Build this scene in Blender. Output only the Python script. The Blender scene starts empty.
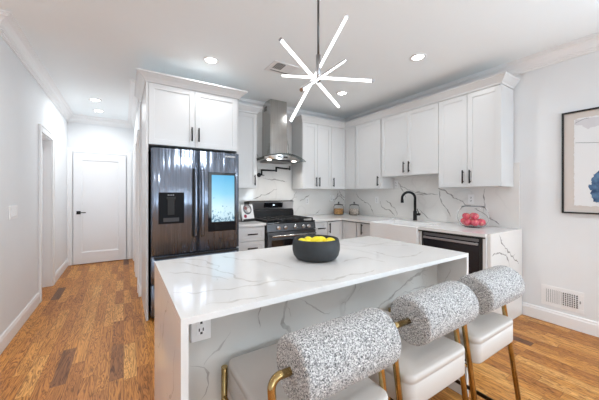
import bpy, bmesh, math, random
from mathutils import Vector, Matrix, noise
random.seed(7)
PI = math.pi
C = bpy.context.scene.collection
scn = bpy.context.scene

# ------------------------------------------------------------------ camera
cam_d = bpy.data.cameras.new('camera'); cam = bpy.data.objects.new('camera', cam_d); C.objects.link(cam)
cam.location = (0, 0, 1.294)
cam.rotation_euler = (PI/2, 0, -math.radians(32.666))
cam_d.sensor_width = 36; cam_d.lens = 274.42/599*36
cam_d.shift_y = -6.5/599
cam_d.clip_start = .05
scn.camera = cam
# ------------------------------------------------------------------ world, exposure
w = bpy.data.worlds.new('sky'); scn.world = w; w.use_nodes = True
bg = w.node_tree.nodes['Background']; bg.inputs[0].default_value = (.78, .90, 1, 1); bg.inputs[1].default_value = 2.2
scn.view_settings.view_transform = 'Standard'; scn.view_settings.look = 'None'
scn.view_settings.gamma = 1; scn.view_settings.use_curve_mapping = False
scn.view_settings.exposure = 0.68
scn.cycles.max_bounces = 16; scn.cycles.diffuse_bounces = 12; scn.cycles.glossy_bounces = 6; scn.cycles.transmission_bounces = 12

def area(name, loc, rot, sx, sy, power, col=(1, 1, 1)):
    l = bpy.data.lights.new(name, 'AREA'); l.shape = 'RECTANGLE'; l.size = sx; l.size_y = sy
    l.energy = power*.30; l.color = col
    o = bpy.data.objects.new(name, l); C.objects.link(o); o.location = loc; o.rotation_euler = rot
    return o
# lamps outside unseen rear windows; right-hand one added to fill the left wall
COOL = (.74, .88, 1)
area('daylight_rear', (-.9, -3.40, 1.15), (PI/2+.9, 0, 0), 1.9, 1.7, 40, COOL)
area('daylight_rear', (1.9, -3.40, 1.15), (PI/2+.9, 0, 0), 1.9, 1.7, 42, COOL)
area('fill_right', (4.05, -1.5, 1.15), (PI/2+.9, 0, PI/2), 2.0, 1.7, 250, COOL)

# ------------------------------------------------------------------ materials
def mat(name, col=(.8, .8, .8), rough=.5, metal=0, **kw):
    m = bpy.data.materials.new(name); m.use_nodes = True
    b = m.node_tree.nodes['Principled BSDF']
    b.inputs['Base Color'].default_value = (*col, 1); b.inputs['Roughness'].default_value = rough
    b.inputs['Metallic'].default_value = metal
    for k, v in kw.items(): b.inputs[k].default_value = v
    return m
def N(m, t, **kw):
    n = m.node_tree.nodes.new(t)
    for k, v in kw.items(): setattr(n, k, v)
    return n
def L(m, a, b): m.node_tree.links.new(a, b)
def bsdf(m): return m.node_tree.nodes['Principled BSDF']
def ramp(m, stops, interp='LINEAR'):
    r = N(m, 'ShaderNodeValToRGB'); r.color_ramp.interpolation = interp
    e = r.color_ramp.elements
    while len(e) < len(stops): e.new(.5)
    for i, (p, c) in enumerate(stops): e[i].position = p; e[i].color = (*c, 1)
    return r
def math_n(m, op, a=None, b=None):
    n = N(m, 'ShaderNodeMath', operation=op)
    for i, v in enumerate((a, b)):
        if v is None: continue
        if isinstance(v, (int, float)): n.inputs[i].default_value = v
        else: L(m, v, n.inputs[i])
    return n.outputs[0]
def coords(m, scale=(1, 1, 1), loc=(0, 0, 0)):
    t = N(m, 'ShaderNodeTexCoord'); mp = N(m, 'ShaderNodeMapping')
    mp.inputs['Scale'].default_value = scale; mp.inputs['Location'].default_value = loc
    L(m, t.outputs['Object'], mp.inputs[0]); return mp.outputs[0]
def noise_n(m, vec, scale, detail=3, rough=.5, dist=0):
    n = N(m, 'ShaderNodeTexNoise'); L(m, vec, n.inputs['Vector'])
    n.inputs['Scale'].default_value = scale; n.inputs['Detail'].default_value = detail
    n.inputs['Roughness'].default_value = rough; n.inputs['Distortion'].default_value = dist
    return n.outputs[0]
def bump(m, hgt, strength=.2, dist=.002):
    b = N(m, 'ShaderNodeBump'); b.inputs['Strength'].default_value = strength; b.inputs['Distance'].default_value = dist
    L(m, hgt, b.inputs['Height']); L(m, b.outputs[0], bsdf(m).inputs['Normal'])
def painted(name, col, rough, amt=.02, sc=3):
    m = mat(name, col, rough)
    n = noise_n(m, coords(m), sc, 2)
    lo = tuple(max(0, c-amt) for c in col); hi = tuple(min(1, c+amt) for c in col)
    r = ramp(m, [(.3, lo), (.7, hi)]); L(m, n, r.inputs[0]); L(m, r.outputs[0], bsdf(m).inputs['Base Color'])
    n2 = noise_n(m, coords(m), 260, 2); bump(m, n2, .06, .001)
    return m

M = {}
M['wall'] = painted('wall_paint', (.79, .81, .825), .7, .008)
M['ceiling'] = painted('ceiling_paint', (.91, .96, .98), .85, .006)
M['trim'] = painted('trim_paint', (.87, .875, .88), .35, .006)
M['door'] = painted('door_paint', (.83, .84, .86), .35, .006)
M['cabinet'] = painted('cabinet_lacquer', (.69, .70, .705), .32, .006)
M['black'] = mat('black_metal', (.012, .012, .013), .38, .6)
M['blackmatte'] = mat('black_matte', (.012, .012, .012), .6)
M['blackglass'] = mat('black_glass', (.008, .008, .010), .08)
M['chrome'] = mat('chrome', (.75, .75, .76), .18, 1)
M['plastic'] = mat('white_plastic', (.84, .84, .84), .3)
M['slot'] = mat('dark_slot', (.03, .03, .03), .6)
M['lip'] = mat('grey_lip', (.35, .35, .35), .6)

def brushed(name, col, rough, axis=2, wav=.12):
    m = mat(name, col, rough, 1)
    s = [160, 160, 160]; s[axis] = 1.5
    n = noise_n(m, coords(m, tuple(s)), 1, 2)
    r = ramp(m, [(.3, tuple(c*.85 for c in col)), (.7, tuple(min(1, c*1.12) for c in col))])
    L(m, n, r.inputs[0]); L(m, r.outputs[0], bsdf(m).inputs['Base Color'])
    if wav == 0:
        n2 = noise_n(m, coords(m, (22, 1, .5)), 1, 2, .5); bump(m, n2, .55, .03)
    else:
        n2 = noise_n(m, coords(m, (7, 7, .9)), 1, 2); bump(m, n2, wav, .05)
    return m
M['steel'] = brushed('brushed_steel', (.48, .47, .45), .16, 2, .02)
M['dark_steel'] = brushed('black_stainless', (.26, .31, .40), .22, 2, .0)
bsdf(M['dark_steel']).inputs['Metallic'].default_value = .72
M['steel_side'] = mat('appliance_side', (.05, .05, .055), .45, .5)

def quartz(name, base=(.80, .80, .79), vein=(.47, .46, .45), sc=.9, width=.012, amt=.7, soft=.10, rough=.08, off=(0, 0, 0)):
    m = mat(name, base, rough)
    co = coords(m, (1, 1, 1), off)
    w1 = N(m, 'ShaderNodeTexNoise'); w1.inputs['Scale'].default_value = 2.3; w1.inputs['Detail'].default_value = 5
    L(m, co, w1.inputs['Vector'])
    mx = N(m, 'ShaderNodeMix', data_type='RGBA', blend_type='LINEAR_LIGHT'); mx.inputs[0].default_value = .16
    L(m, co, mx.inputs[6]); L(m, w1.outputs['Color'], mx.inputs[7])
    wc = mx.outputs[2]
    n = noise_n(m, wc, sc, 2, .45)
    d = math_n(m, 'ABSOLUTE', math_n(m, 'SUBTRACT', n, .5))
    v = ramp(m, [(0, (1, 1, 1)), (width, (.25, .25, .25)), (soft, (0, 0, 0))]); L(m, d, v.inputs[0])
    mk = ramp(m, [(.42, (0, 0, 0)), (.62, (1, 1, 1))]); L(m, noise_n(m, co, 1.6, 1), mk.inputs[0])
    f = math_n(m, 'MULTIPLY', math_n(m, 'MULTIPLY', v.outputs[0], mk.outputs[0]), amt)
    cl = noise_n(m, co, 3, 4)
    cr = ramp(m, [(.3, tuple(c*.96 for c in base)), (.7, tuple(min(1, c*1.02) for c in base))]); L(m, cl, cr.inputs[0])
    mix = N(m, 'ShaderNodeMix', data_type='RGBA'); L(m, f, mix.inputs[0]); L(m, cr.outputs[0], mix.inputs[6])
    mix.inputs[7].default_value = (*vein, 1)
    L(m, mix.outputs[2], bsdf(m).inputs['Base Color'])
    return m
M['quartz'] = quartz('quartz_top', base=(.78, .775, .765), amt=.35)
M['quartz_wall'] = quartz('quartz_backsplash', base=(.80, .79, .77), sc=1.1, amt=.3, off=(3, 1, 2))
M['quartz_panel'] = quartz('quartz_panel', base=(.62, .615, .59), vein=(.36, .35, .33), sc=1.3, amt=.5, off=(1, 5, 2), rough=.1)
M['vein_dark'] = painted('quartz_vein', (.36, .35, .335), .15, .06, 30)
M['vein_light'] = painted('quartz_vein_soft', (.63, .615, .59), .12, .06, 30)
M['vein_mid'] = painted('quartz_vein_mid', (.43, .42, .40), .12, .08, 30)

def wood_floor():
    m = mat('oak_floor', (.5, .3, .15), .40, **{'Specular IOR Level': .3})
    t = N(m, 'ShaderNodeTexCoord'); sp = N(m, 'ShaderNodeSeparateXYZ'); L(m, t.outputs['Object'], sp.inputs[0])
    W, LEN = .083, .52
    xs = math_n(m, 'DIVIDE', sp.outputs[0], W); row = math_n(m, 'FLOOR', xs)
    wn = N(m, 'ShaderNodeTexWhiteNoise', noise_dimensions='1D'); L(m, row, wn.inputs['W'])
    ys = math_n(m, 'ADD', math_n(m, 'DIVIDE', sp.outputs[1], LEN), math_n(m, 'MULTIPLY', wn.outputs[0], 9.7))
    col = math_n(m, 'FLOOR', ys)
    cb = N(m, 'ShaderNodeCombineXYZ'); L(m, row, cb.inputs[0]); L(m, col, cb.inputs[1])
    w2 = N(m, 'ShaderNodeTexWhiteNoise', noise_dimensions='2D'); L(m, cb.outputs[0], w2.inputs['Vector'])
    base = ramp(m, [(0, (.13, .06, .035)), (.025, (.19, .08, .033)), (.05, (.40, .155, .036)), (.35, (.49, .20, .044)), (.65, (.56, .245, .056)), (.9, (.63, .30, .078)), (1, (.69, .36, .11))])
    L(m, w2.outputs[0], base.inputs[0])
    # grain, different for every plank
    vm = N(m, 'ShaderNodeVectorMath', operation='MULTIPLY'); L(m, t.outputs['Object'], vm.inputs[0]); vm.inputs[1].default_value = (20, 1.7, 1)
    va = N(m, 'ShaderNodeVectorMath', operation='ADD'); L(m, vm.outputs[0], va.inputs[0])
    sc = N(m, 'ShaderNodeVectorMath', operation='SCALE'); L(m, w2.outputs[1], sc.inputs[0]); sc.inputs['Scale'].default_value = 40
    L(m, sc.outputs[0], va.inputs[1])
    g = noise_n(m, va.outputs[0], 1, 4, .55, 1.4)
    gw = math_n(m, 'FRACT', math_n(m, 'MULTIPLY', g, 9))
    gr = ramp(m, [(0, (.12, .07, .04)), (.25, (.86, .82, .78)), (.6, (1.2, 1.2, 1.2)), (1, (.45, .35, .28))]); L(m, gw, gr.inputs[0])
    mul = N(m, 'ShaderNodeMix', data_type='RGBA', blend_type='MULTIPLY'); mul.inputs[0].default_value = .85
    L(m, base.outputs[0], mul.inputs[6]); L(m, gr.outputs[0], mul.inputs[7])
    # joints
    fx = math_n(m, 'FRACT', xs); fy = math_n(m, 'FRACT', ys)
    ex = math_n(m, 'LESS_THAN', math_n(m, 'MINIMUM', fx, math_n(m, 'SUBTRACT', 1, fx)), .016)
    ey = math_n(m, 'LESS_THAN', math_n(m, 'MINIMUM', fy, math_n(m, 'SUBTRACT', 1, fy)), .0028)
    e = math_n(m, 'MULTIPLY', math_n(m, 'MAXIMUM', ex, ey), .6)
    mj = N(m, 'ShaderNodeMix', data_type='RGBA'); L(m, e, mj.inputs[0]); L(m, mul.outputs[2], mj.inputs[6]); mj.inputs[7].default_value = (.08, .035, .015, 1)
    L(m, mj.outputs[2], bsdf(m).inputs['Base Color'])
    bump(m, math_n(m, 'SUBTRACT', math_n(m, 'MULTIPLY', g, .4), e), .25, .0015)
    return m
M['floor'] = wood_floor()

def boucle():
    m = mat('boucle', (.7, .7, .7), .95)
    co = coords(m)
    n = noise_n(m, co, 230, 2, .6, .8)
    r = ramp(m, [(.34, (.07, .07, .073)), (.45, (.26, .26, .262)), (.54, (.52, .515, .51)), (.66, (.77, .765, .75))])
    L(m, n, r.inputs[0]); L(m, r.outputs[0], bsdf(m).inputs['Base Color'])
    bump(m, n, .6, .004)
    return m
M['boucle'] = boucle()
def leather():
    m = painted('cream_leatherette', (.53, .49, .455), .42, .02, 4)
    return m
M['leather'] = leather()
M['gold'] = mat('antique_gold', (.62, .40, .13), .14, 1)
n_ = noise_n(M['gold'], coords(M['gold']), 14, 2); r_ = ramp(M['gold'], [(.3, (.30, .205, .08)), (.7, (.60, .445, .21))]); L(M['gold'], n_, r_.inputs[0]); L(M['gold'], r_.outputs[0], bsdf(M['gold']).inputs['Base Color'])
M['bronze'] = mat('dark_bronze', (.05, .033, .02), .3, .9)
M['glass'] = mat('clear_glass', (1, 1, 1), .02, 0, **{'Transmission Weight': 1.0, 'IOR': 1.2})
M['bowl'] = painted('charcoal_ceramic', (.022, .025, .028), .6, .004, 20)
def emis(name, col, s):
    m = mat(name, (.8, .8, .8), .5); b = bsdf(m)
    b.inputs['Emission Color'].default_value = (*col, 1); b.inputs['Emission Strength'].default_value = s
    return m
M['led'] = emis('led_diffuser', (.97, .985, 1), 2.6)
M['lamp'] = emis('downlight_lens', (1, .97, .92), 9)
M['hoodled'] = emis('hood_led', (1, .95, .88), 2)
M['lemon'] = painted('lemon_peel', (.95, .80, .005), .4, .04, 25)
bump(M['lemon'], noise_n(M['lemon'], coords(M['lemon']), 160, 1), .3, .001)
def apple_m():
    m = mat('apple_skin', (.6, .05, .06), .25)
    n = noise_n(m, coords(m, (30, 30, 6)), 1, 3, .6, .5)
    r = ramp(m, [(.32, (.70, .04, .10)), (.5, (.80, .12, .18)), (.64, (.85, .34, .26)), (.8, (.90, .60, .38))])
    L(m, n, r.inputs[0]); L(m, r.outputs[0], bsdf(m).inputs['Base Color']); return m
M['apple'] = apple_m()
M['stem'] = mat('fruit_stem', (.10, .06, .03), .8)

# ------------------------------------------------------------------ mesh helpers
def nbm(): return bmesh.new()
def box(bm, x0, x1, y0, y1, z0, z1, mi=0):
    vs = [bm.verts.new(p) for p in ((x0,y0,z0),(x1,y0,z0),(x1,y1,z0),(x0,y1,z0),(x0,y0,z1),(x1,y0,z1),(x1,y1,z1),(x0,y1,z1))]
    for f in ((3,2,1,0),(4,5,6,7),(0,1,5,4),(1,2,6,5),(2,3,7,6),(3,0,4,7)):
        fc = bm.faces.new([vs[i] for i in f]); fc.material_index = mi
    return bm
def mk(name, bm, m, parent=None, bevel=0, smooth=False, seg=2, loc=None, recalc=True):
    if recalc: bmesh.ops.recalc_face_normals(bm, faces=bm.faces)
    me = bpy.data.meshes.new(name); bm.to_mesh(me); bm.free()
    for x in (m if isinstance(m, (list, tuple)) else [m]): me.materials.append(x)
    o = bpy.data.objects.new(name, me); C.objects.link(o)
    if parent: o.parent = parent
    if loc: o.location = loc
    if smooth:
        for p in me.polygons: p.use_smooth = True
    if bevel:
        b = o.modifiers.new('bevel', 'BEVEL'); b.width = bevel; b.segments = seg; b.limit_method = 'ANGLE'; b.angle_limit = .6
        for p in me.polygons: p.use_smooth = True
        wn = o.modifiers.new('wn', 'WEIGHTED_NORMAL'); wn.keep_sharp = True
    return o
def boxo(name, b, m, parent=None, bevel=0, **k): return mk(name, box(nbm(), *b), m, parent, bevel, **k)
def tag(o, label, cat, group=None, kind=None):
    o['label'] = label; o['category'] = cat
    if group: o['group'] = group
    if kind: o['kind'] = kind
    return o
def thing(name, label, cat, loc=(0, 0, 0), rz=0, group=None):
    o = bpy.data.objects.new(name, None); C.objects.link(o); o.empty_display_size = .1
    o.location = loc; o.rotation_euler = (0, 0, rz)
    return tag(o, label, cat, group)
def struct(name, bm, m, bevel=0, **k):
    o = mk(name, bm, m, None, bevel, **k); o['kind'] = 'structure'; return o
def copy_tree(o, parent=None):
    c = o.copy(); C.objects.link(c); c.parent = parent
    for ch in o.children: copy_tree(ch, c)
    return c
def ring(bm, c, t, up, r, n, ry=None):
    s = t.cross(up).normalized(); u = s.cross(t).normalized()
    return [bm.verts.new(c + s*(r*math.cos(2*PI*i/n)) + u*((ry or r)*math.sin(2*PI*i/n))) for i in range(n)]
def tube(bm, pts, r, n=12, caps=True, mi=0):
    pts = [Vector(p) for p in pts]
    rings = []
    t0 = (pts[1]-pts[0]).normalized()
    up = Vector((0, 0, 1)) if abs(t0.z) < .9 else Vector((1, 0, 0))
    side = t0.cross(up).normalized()
    for i, p in enumerate(pts):
        if i == 0: t = t0
        elif i == len(pts)-1: t = (pts[i]-pts[i-1]).normalized()
        else: t = ((pts[i]-pts[i-1]).normalized() + (pts[i+1]-pts[i]).normalized()).normalized()
        side = (side - t*side.dot(t)).normalized(); u = t.cross(side).normalized()
        rr = r[i] if isinstance(r, (list, tuple)) else r
        rings.append([bm.verts.new(p + side*(rr*math.cos(2*PI*k/n)) + u*(rr*math.sin(2*PI*k/n))) for k in range(n)])
    for a, b in zip(rings, rings[1:]):
        for k in range(n):
            f = bm.faces.new((a[k], a[(k+1)%n], b[(k+1)%n], b[k])); f.smooth = True; f.material_index = mi
    if caps:
        bm.faces.new(rings[0][::-1]).material_index = mi; bm.faces.new(rings[-1]).material_index = mi
    return bm
def arc_pts(c, a, b, r, a0, a1, n):
    """points on an arc in the plane of unit vectors a, b"""
    c, a, b = Vector(c), Vector(a), Vector(b)
    return [c + a*(r*math.cos(a0+(a1-a0)*i/n)) + b*(r*math.sin(a0+(a1-a0)*i/n)) for i in range(n+1)]
def lathe(bm, prof, c=(0, 0, 0), n=40, mi=0, close=False):
    """revolve (r, z) profile about z"""
    c = Vector(c); rings = []
    for r, z in prof:
        if r < 1e-5: rings.append([bm.verts.new(c + Vector((0, 0, z)))])
        else: rings.append([bm.verts.new(c + Vector((r*math.cos(2*PI*k/n), r*math.sin(2*PI*k/n), z))) for k in range(n)])
    for a, b in zip(rings, rings[1:]):
        for k in range(n):
            k2 = (k+1) % n
            if len(a) == 1 and len(b) == 1: continue
            if len(a) == 1: f = bm.faces.new((a[0], b[k2], b[k]))
            elif len(b) == 1: f = bm.faces.new((a[k], a[k2], b[0]))
            else: f = bm.faces.new((a[k], a[k2], b[k2], b[k]))
            f.smooth = True; f.material_index = mi
    return bm
def sweep(bm, path, prof, side=1, closed_prof=True):
    """sweep profile (out, z) along a 2D path; out goes to the left (side=1) or right (-1) of travel; mitred corners"""
    P = [Vector(p) for p in path]; rows = []
    for i, p in enumerate(P):
        d0 = (P[i]-P[i-1]).normalized() if i else None
        d1 = (P[i+1]-P[i]).normalized() if i < len(P)-1 else None
        nn = lambda d: Vector((-d.y, d.x))*side
        if d0 is None: o = nn(d1)
        elif d1 is None: o = nn(d0)
        else:
            b = (nn(d0)+nn(d1)).normalized(); o = b/max(.2, b.dot(nn(d0)))
        rows.append([bm.verts.new((p.x+o.x*u, p.y+o.y*u, z)) for u, z in prof])
    k = len(prof)
    for a, b in zip(rows, rows[1:]):
        for j in range(k): bm.faces.new((a[j], a[(j+1)%k], b[(j+1)%k], b[j]))
    bm.faces.new(rows[0][::-1]); bm.faces.new(rows[-1])
    return bm
def ribbon(bm, pts, normal, w0, mi=1, lift=.0006, seed=0, twig=True):
    """a vein lying on a stone face: meandering strip of varying width with a few finer side veins"""
    rnd = random.Random(seed); nv = Vector(normal)
    P = [Vector(p) for p in pts]; Q = []
    for i in range(len(P)-1):
        p0, p1, p2, p3 = P[max(i-1, 0)], P[i], P[i+1], P[min(i+2, len(P)-1)]
        n = max(3, int((p2-p1).length/.012))
        for k in range(n):
            t = k/n
            Q.append(.5*((2*p1)+(p2-p0)*t+(2*p0-5*p1+4*p2-p3)*t*t+(3*p1-p0-3*p2+p3)*t**3))
    Q.append(P[-1]); rows = []; C_ = []
    for i, q in enumerate(Q):
        t = (Q[min(i+1, len(Q)-1)]-Q[max(i-1, 0)]).normalized(); s = t.cross(nv).normalized()
        j = noise.noise(q*55+Vector((seed, 0, 0)))*.007 + noise.noise(q*16+Vector((0, seed, 0)))*.022
        C_.append((q+s*j, s, t))
    for i, (q, s, t) in enumerate(C_):
        fade = min(1, .2+min(i, len(Q)-1-i)/8)
        wd = w0*fade*(.30+1.5*abs(noise.noise(q*14+Vector((0, 0, seed)))))
        c = q + nv*lift
        rows.append((bm.verts.new(c-s*wd/2), bm.verts.new(c+s*wd/2)))
    for a, b in zip(rows, rows[1:]):
        f = bm.faces.new((a[0], a[1], b[1], b[0])); f.material_index = mi
    if twig and len(C_) > 14:
        for k in range(len(C_)//18+1):
            q, s, t = C_[rnd.randrange(4, len(C_)-4)]; ln = rnd.uniform(.03, .09); sg = rnd.choice((-1, 1))
            e = q+(t*rnd.uniform(.5, 1)+s*sg*rnd.uniform(.4, .9)).normalized()*ln
            if abs(nv.z) < .5 and (e.z > .88 or e.z < .05): continue
            ribbon(bm, [q, (q+e)/2+s*.006, e], normal, w0*.4, mi, lift, seed+k+7, False)

# ------------------------------------------------------------------ room shell
XL, XR, YB, YH, ZC = -.847, 3.61, 3.987, 6.39, 2.71
XH = .175
struct('floor', box(nbm(), -3.1, 3.75, -3.1, 6.6, -.08, 0), M['floor'])
struct('ceiling', box(nbm(), -3.1, 3.75, -3.1, 6.6, ZC, ZC+.08), M['ceiling'])
b = nbm()  # left wall with the recessed doorway
box(b, XL-.14, XL, 3.12, 4.468, 0, ZC); box(b, XL-.14, XL, 5.095, YH, 0, ZC); box(b, XL-.14, XL, 4.468, 5.095, 2.04, ZC)
struct('wall_left', b, M['wall'])
struct('wall_left_return', box(nbm(), -3.1, XL-.141, 3.12, 3.26, 0, ZC), M['wall'])
struct('wall_hall_end', box(nbm(), XL-.14, XH+.14, YH+.001, YH+.14, 0, ZC), M['wall'])
b = nbm(); box(b, XH, XH+.12, YB+.001, 4.22, 0, ZC); box(b, XH, XH+.12, 4.92, YH, 0, ZC); box(b, XH, XH+.12, 4.22, 4.92, 2.04, ZC)
struct('wall_hall_right', b, M['wall'])
struct('wall_back', box(nbm(), XH+.121, XR+.12, YB, YB+.12, 0, ZC), M['wall'])
b = nbm(); box(b, XR, XR+.12, -.5, YB-.001, 0, ZC); box(b, XR, XR+.12, -3.1, -2.5, 0, ZC); box(b, XR, XR+.12, -2.5, -.5, 0, .55); box(b, XR, XR+.12, -2.5, -.5, 2.35, ZC)
struct('wall_right', b, M['wall'])
b = nbm()
box(b, -3.1, -1.9, -3.1, -3.0, 0, ZC); box(b, .1, .9, -3.1, -3.0, 0, ZC); box(b, 2.9, XR-.001, -3.1, -3.0, 0, ZC)
for x in ((-1.9, .1), (.9, 2.9)): box(b, *x, -3.1, -3.0, 0, .55); box(b, *x, -3.1, -3.0, 2.35, ZC)
struct('wall_rear', b, M['wall'])
struct('wall_side', box(nbm(), -3.1, -3.0, -3.0, 3.12, 0, ZC), M['wall'])

crown = [(0, ZC-.125), (.014, ZC-.125), (.014, ZC-.110), (.022, ZC-.106), (.022, ZC-.094), (.030, ZC-.092), (.034, ZC-.070), (.046, ZC-.048), (.066, ZC-.034), (.084, ZC-.030), (.084, ZC-.022), (.092, ZC-.020), (.092, ZC-.012), (.106, ZC-.010), (.106, ZC-.001), (0, ZC-.001)]
struct('trim_1', sweep(nbm(), [(-2.99, 3.119), (XL+.0005, 3.119), (XL+.0005, YH-.0005), (XH-.0005, YH-.0005), (XH-.0005, YB+.0005), (XH-.0005, YB)], crown, -1), M['trim'])
struct('trim_2', sweep(nbm(), [(XH+.0, YB-.0005), (XR-.0005, YB-.0005), (XR-.0005, -2.99)], crown, -1), M['trim'])
base = [(0, .001), (.016, .001), (.016, .1), (.011, .112), (.010, .124), (.004, .132), (0, .132)]
struct('baseboard_left', sweep(nbm(), [(-2.99, 3.119), (XL+.0005, 3.119), (XL+.0005, 4.388)], base, -1), M['trim'])
struct('baseboard_hall_left', sweep(nbm(), [(XL+.0005, 5.176), (XL+.0005, YH-.0005), (-.865, YH-.0005)][:2], base, -1), M['trim'])
struct('baseboard_hall_right', sweep(nbm(), [(XH-.0005, 4.138), (XH-.0005, YB), (XH+.0145, YB)], base, -1), M['trim'])
struct('baseboard_hall_right_far', sweep(nbm(), [(XH-.0005, 5.278), (XH-.0005, 5.002)], base, -1), M['trim'])
struct('baseboard_right', sweep(nbm(), [(XR-.0005, 1.185), (XR-.0005, -2.99)], base, -1), M['trim'])

# casings
def casing(name, axis, wall, a0, a1, ztop, wd=.08, th=.018, out=1):
    b = nbm()
    for u0, u1, z0, z1 in ((a0-wd, a0, .001, ztop+wd), (a1, a1+wd, .001, ztop+wd), (a0, a1, ztop, ztop+wd)):
        if axis == 'x': box(b, wall, wall+out*th, u0, u1, z0, z1)
        else: box(b, u0, u1, wall, wall+out*th, z0, z1)
    for u0, u1 in ((a0-wd, a0-wd+.015), (a1+wd-.015, a1+wd)):
        if axis == 'x': box(b, wall+out*.001, wall+out*(th+.006), u0-.0008, u1+.0008, .0015, ztop+wd+.001)
        else: box(b, u0-.0008, u1+.0008, wall+out*.001, wall+out*(th+.006), .0015, ztop+wd+.001)
    if axis == 'y': box(b, a0-wd+.0152, a1+wd-.0152, wall+out*.001, wall+out*(th+.006), ztop+wd-.015, ztop+wd+.001)
    else: box(b, wall+out*.001, wall+out*(th+.006), a0-wd+.0152, a1+wd-.0152, ztop+wd-.015, ztop+wd+.001)
    return struct(name, b, M['trim'], bevel=.002)
casing('trim_3', 'x', XL+.0005, 4.468, 5.095, 2.04)
casing('trim_4', 'y', YH-.0005, -.775, .055, 2.045, out=-1, wd=.075)
casing('trim_5', 'x', XH-.0005, 5.36, 6.14, 2.04, out=-1)
casing('trim_7', 'x', XH-.0005, 4.22, 4.92, 2.04, out=-1)
b = nbm(); box(b, XH, XH+.119, 4.2205, 4.2325, .002, 2.039); box(b, XH, XH+.119, 4.9075, 4.9195, .002, 2.039); box(b, XH, XH+.119, 4.2325, 4.9075, 2.027, 2.039)
struct('trim_8', b, M['trim'])

def panel_door(name, w, h, parent_kind=True):
    b = nbm(); t = .035
    st = .115
    box(b, 0, w, .012, t, 0, h)
    box(b, 0, st, 0, .012, 0, h); box(b, w-st, w, 0, .012, 0, h)
    box(b, st, w-st, 0, .012, h-.125, h); box(b, st, w-st, 0, .012, 0, .2)
    # sloped moulding around the panel
    x0, x1, z0, z1 = st, w-st, .2, h-.125; k = .022
    o_ = [b.verts.new(p) for p in ((x0,0,z0),(x1,0,z0),(x1,0,z1),(x0,0,z1))]
    i_ = [b.verts.new(p) for p in ((x0+k,.0125,z0+k),(x1-k,.0125,z0+k),(x1-k,.0125,z1-k),(x0+k,.0125,z1-k))]
    for q in range(4): b.faces.new((o_[q], o_[(q+1)%4], i_[(q+1)%4], i_[q]))
    o = mk(name, b, M['door'], None, .0015); o['kind'] = 'structure'; return o
d1 = panel_door('door_1', .80, 2.02); d1.location = (-.76, YH-.052, .012)
# handle of the hall end door
b = nbm(); box(b, .045, .105, -.010, -.0005, .905, .965); tube(b, [(.075, -.010, .935), (.075, -.048, .935)], .009)
tube(b, [(.07, -.048, .935), (.185, -.048, .935)], .0085); mk('door_handle', b, M['black'], d1, .001)
# closed door in the left wall doorway
d2 = panel_door('door_2', .60, 2.01); d2.location = (XL-.085, 4.481, .01); d2.rotation_euler = (0, 0, PI/2)
b = nbm(); box(b, XL-.135, XL, 4.4685, 4.4805, .002, 2.039); box(b, XL-.135, XL, 5.0825, 5.0945, .002, 2.039); box(b, XL-.135, XL, 4.4805, 5.0825, 2.027, 2.039)
struct('trim_6', b, M['trim'])
d4 = panel_door('door_4', .672, 2.01); d4.location = (XH+.075, 4.906, .01); d4.rotation_euler = (0, 0, -PI/2)
# slab door in the right side of the hall
d3 = boxo('door_3', (XH-.006, XH-.001, 5.37, 6.13, .01, 2.03), M['door']); d3['kind'] = 'structure'
b = nbm()
for z in (.3, 1.75): box(b, XH-.022, XH-.0065, 5.374, 5.386, z, z+.09)
mk('hinge', b, M['black'], d3)
# rear windows, and an unseen right-hand one added for its light
def window(name, b0, horiz=True, D0=-3.07, D1=-3.03):
    b = nbm(); a0, a1 = b0
    f = .07
    def bb(u0, u1, z0, z1, d0=D0, d1=D1):
        if horiz: box(b, u0, u1, d0, d1, z0, z1)
        else: box(b, d0, d1, u0, u1, z0, z1)
    bb(a0, a0+f, .55, 2.35); bb(a1-f, a1, .55, 2.35); bb(a0+f, a1-f, .55, .55+f); bb(a0+f, a1-f, 2.35-f, 2.35)
    mid = (a0+a1)/2; bb(mid-.03, mid+.03, .55+f, 2.35-f); bb(a0+f, mid-.03, 1.43, 1.48); bb(mid+.03, a1-f, 1.43, 1.48)
    o = struct(name, b, M['trim'])
    return o
window('window_1', (-1.9, .1)); window('window_2', (.9, 2.9)); window('added_window', (-2.5, -.5), False, 3.63, 3.67)

# stone backsplash slabs
V_right = [[(2.117, 1.382), (1.987, 1.301), (1.847, 1.204), (1.715, 1.14), (1.58, 1.061), (1.485, 1.009), (1.404, 0.935)], [(1.548, 1.359), (1.569, 1.229), (1.558, 1.075)], [(2.11, 1.369), (2.082, 1.22), (2.027, 1.115), (1.948, 0.987)], [(2.733, 1.418), (2.591, 1.347), (2.449, 1.316), (2.124, 1.274)], [(2.779, 1.505), (2.715, 1.379), (2.626, 1.233)], [(2.457, 1.287), (2.269, 1.28)], [(2.425, 1.084), (2.354, 1.022), (2.24, 0.924)], [(3.002, 1.188), (2.874, 1.095), (2.788, 0.997), (2.807, 0.925)], [(3.126, 1.169), (3.084, 1.087), (3.022, 1.041), (2.903, 1.014), (2.826, 0.94)], [(3.70, 1.33), (3.611, 1.212), (3.488, 1.161), (3.347, 1.077), (3.267, 0.926)]]
b = nbm(); box(b, 3.598, 3.609, 1.215, 3.9745, .916, 1.63)
for i, l in enumerate(V_right): ribbon(b, [(3.598, y, z) for y, z in l], (-1, 0, 0), .016, seed=i)
bs = struct('wall_backsplash_right', b, [M['quartz_wall'], M['vein_dark']], recalc=False)
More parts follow.
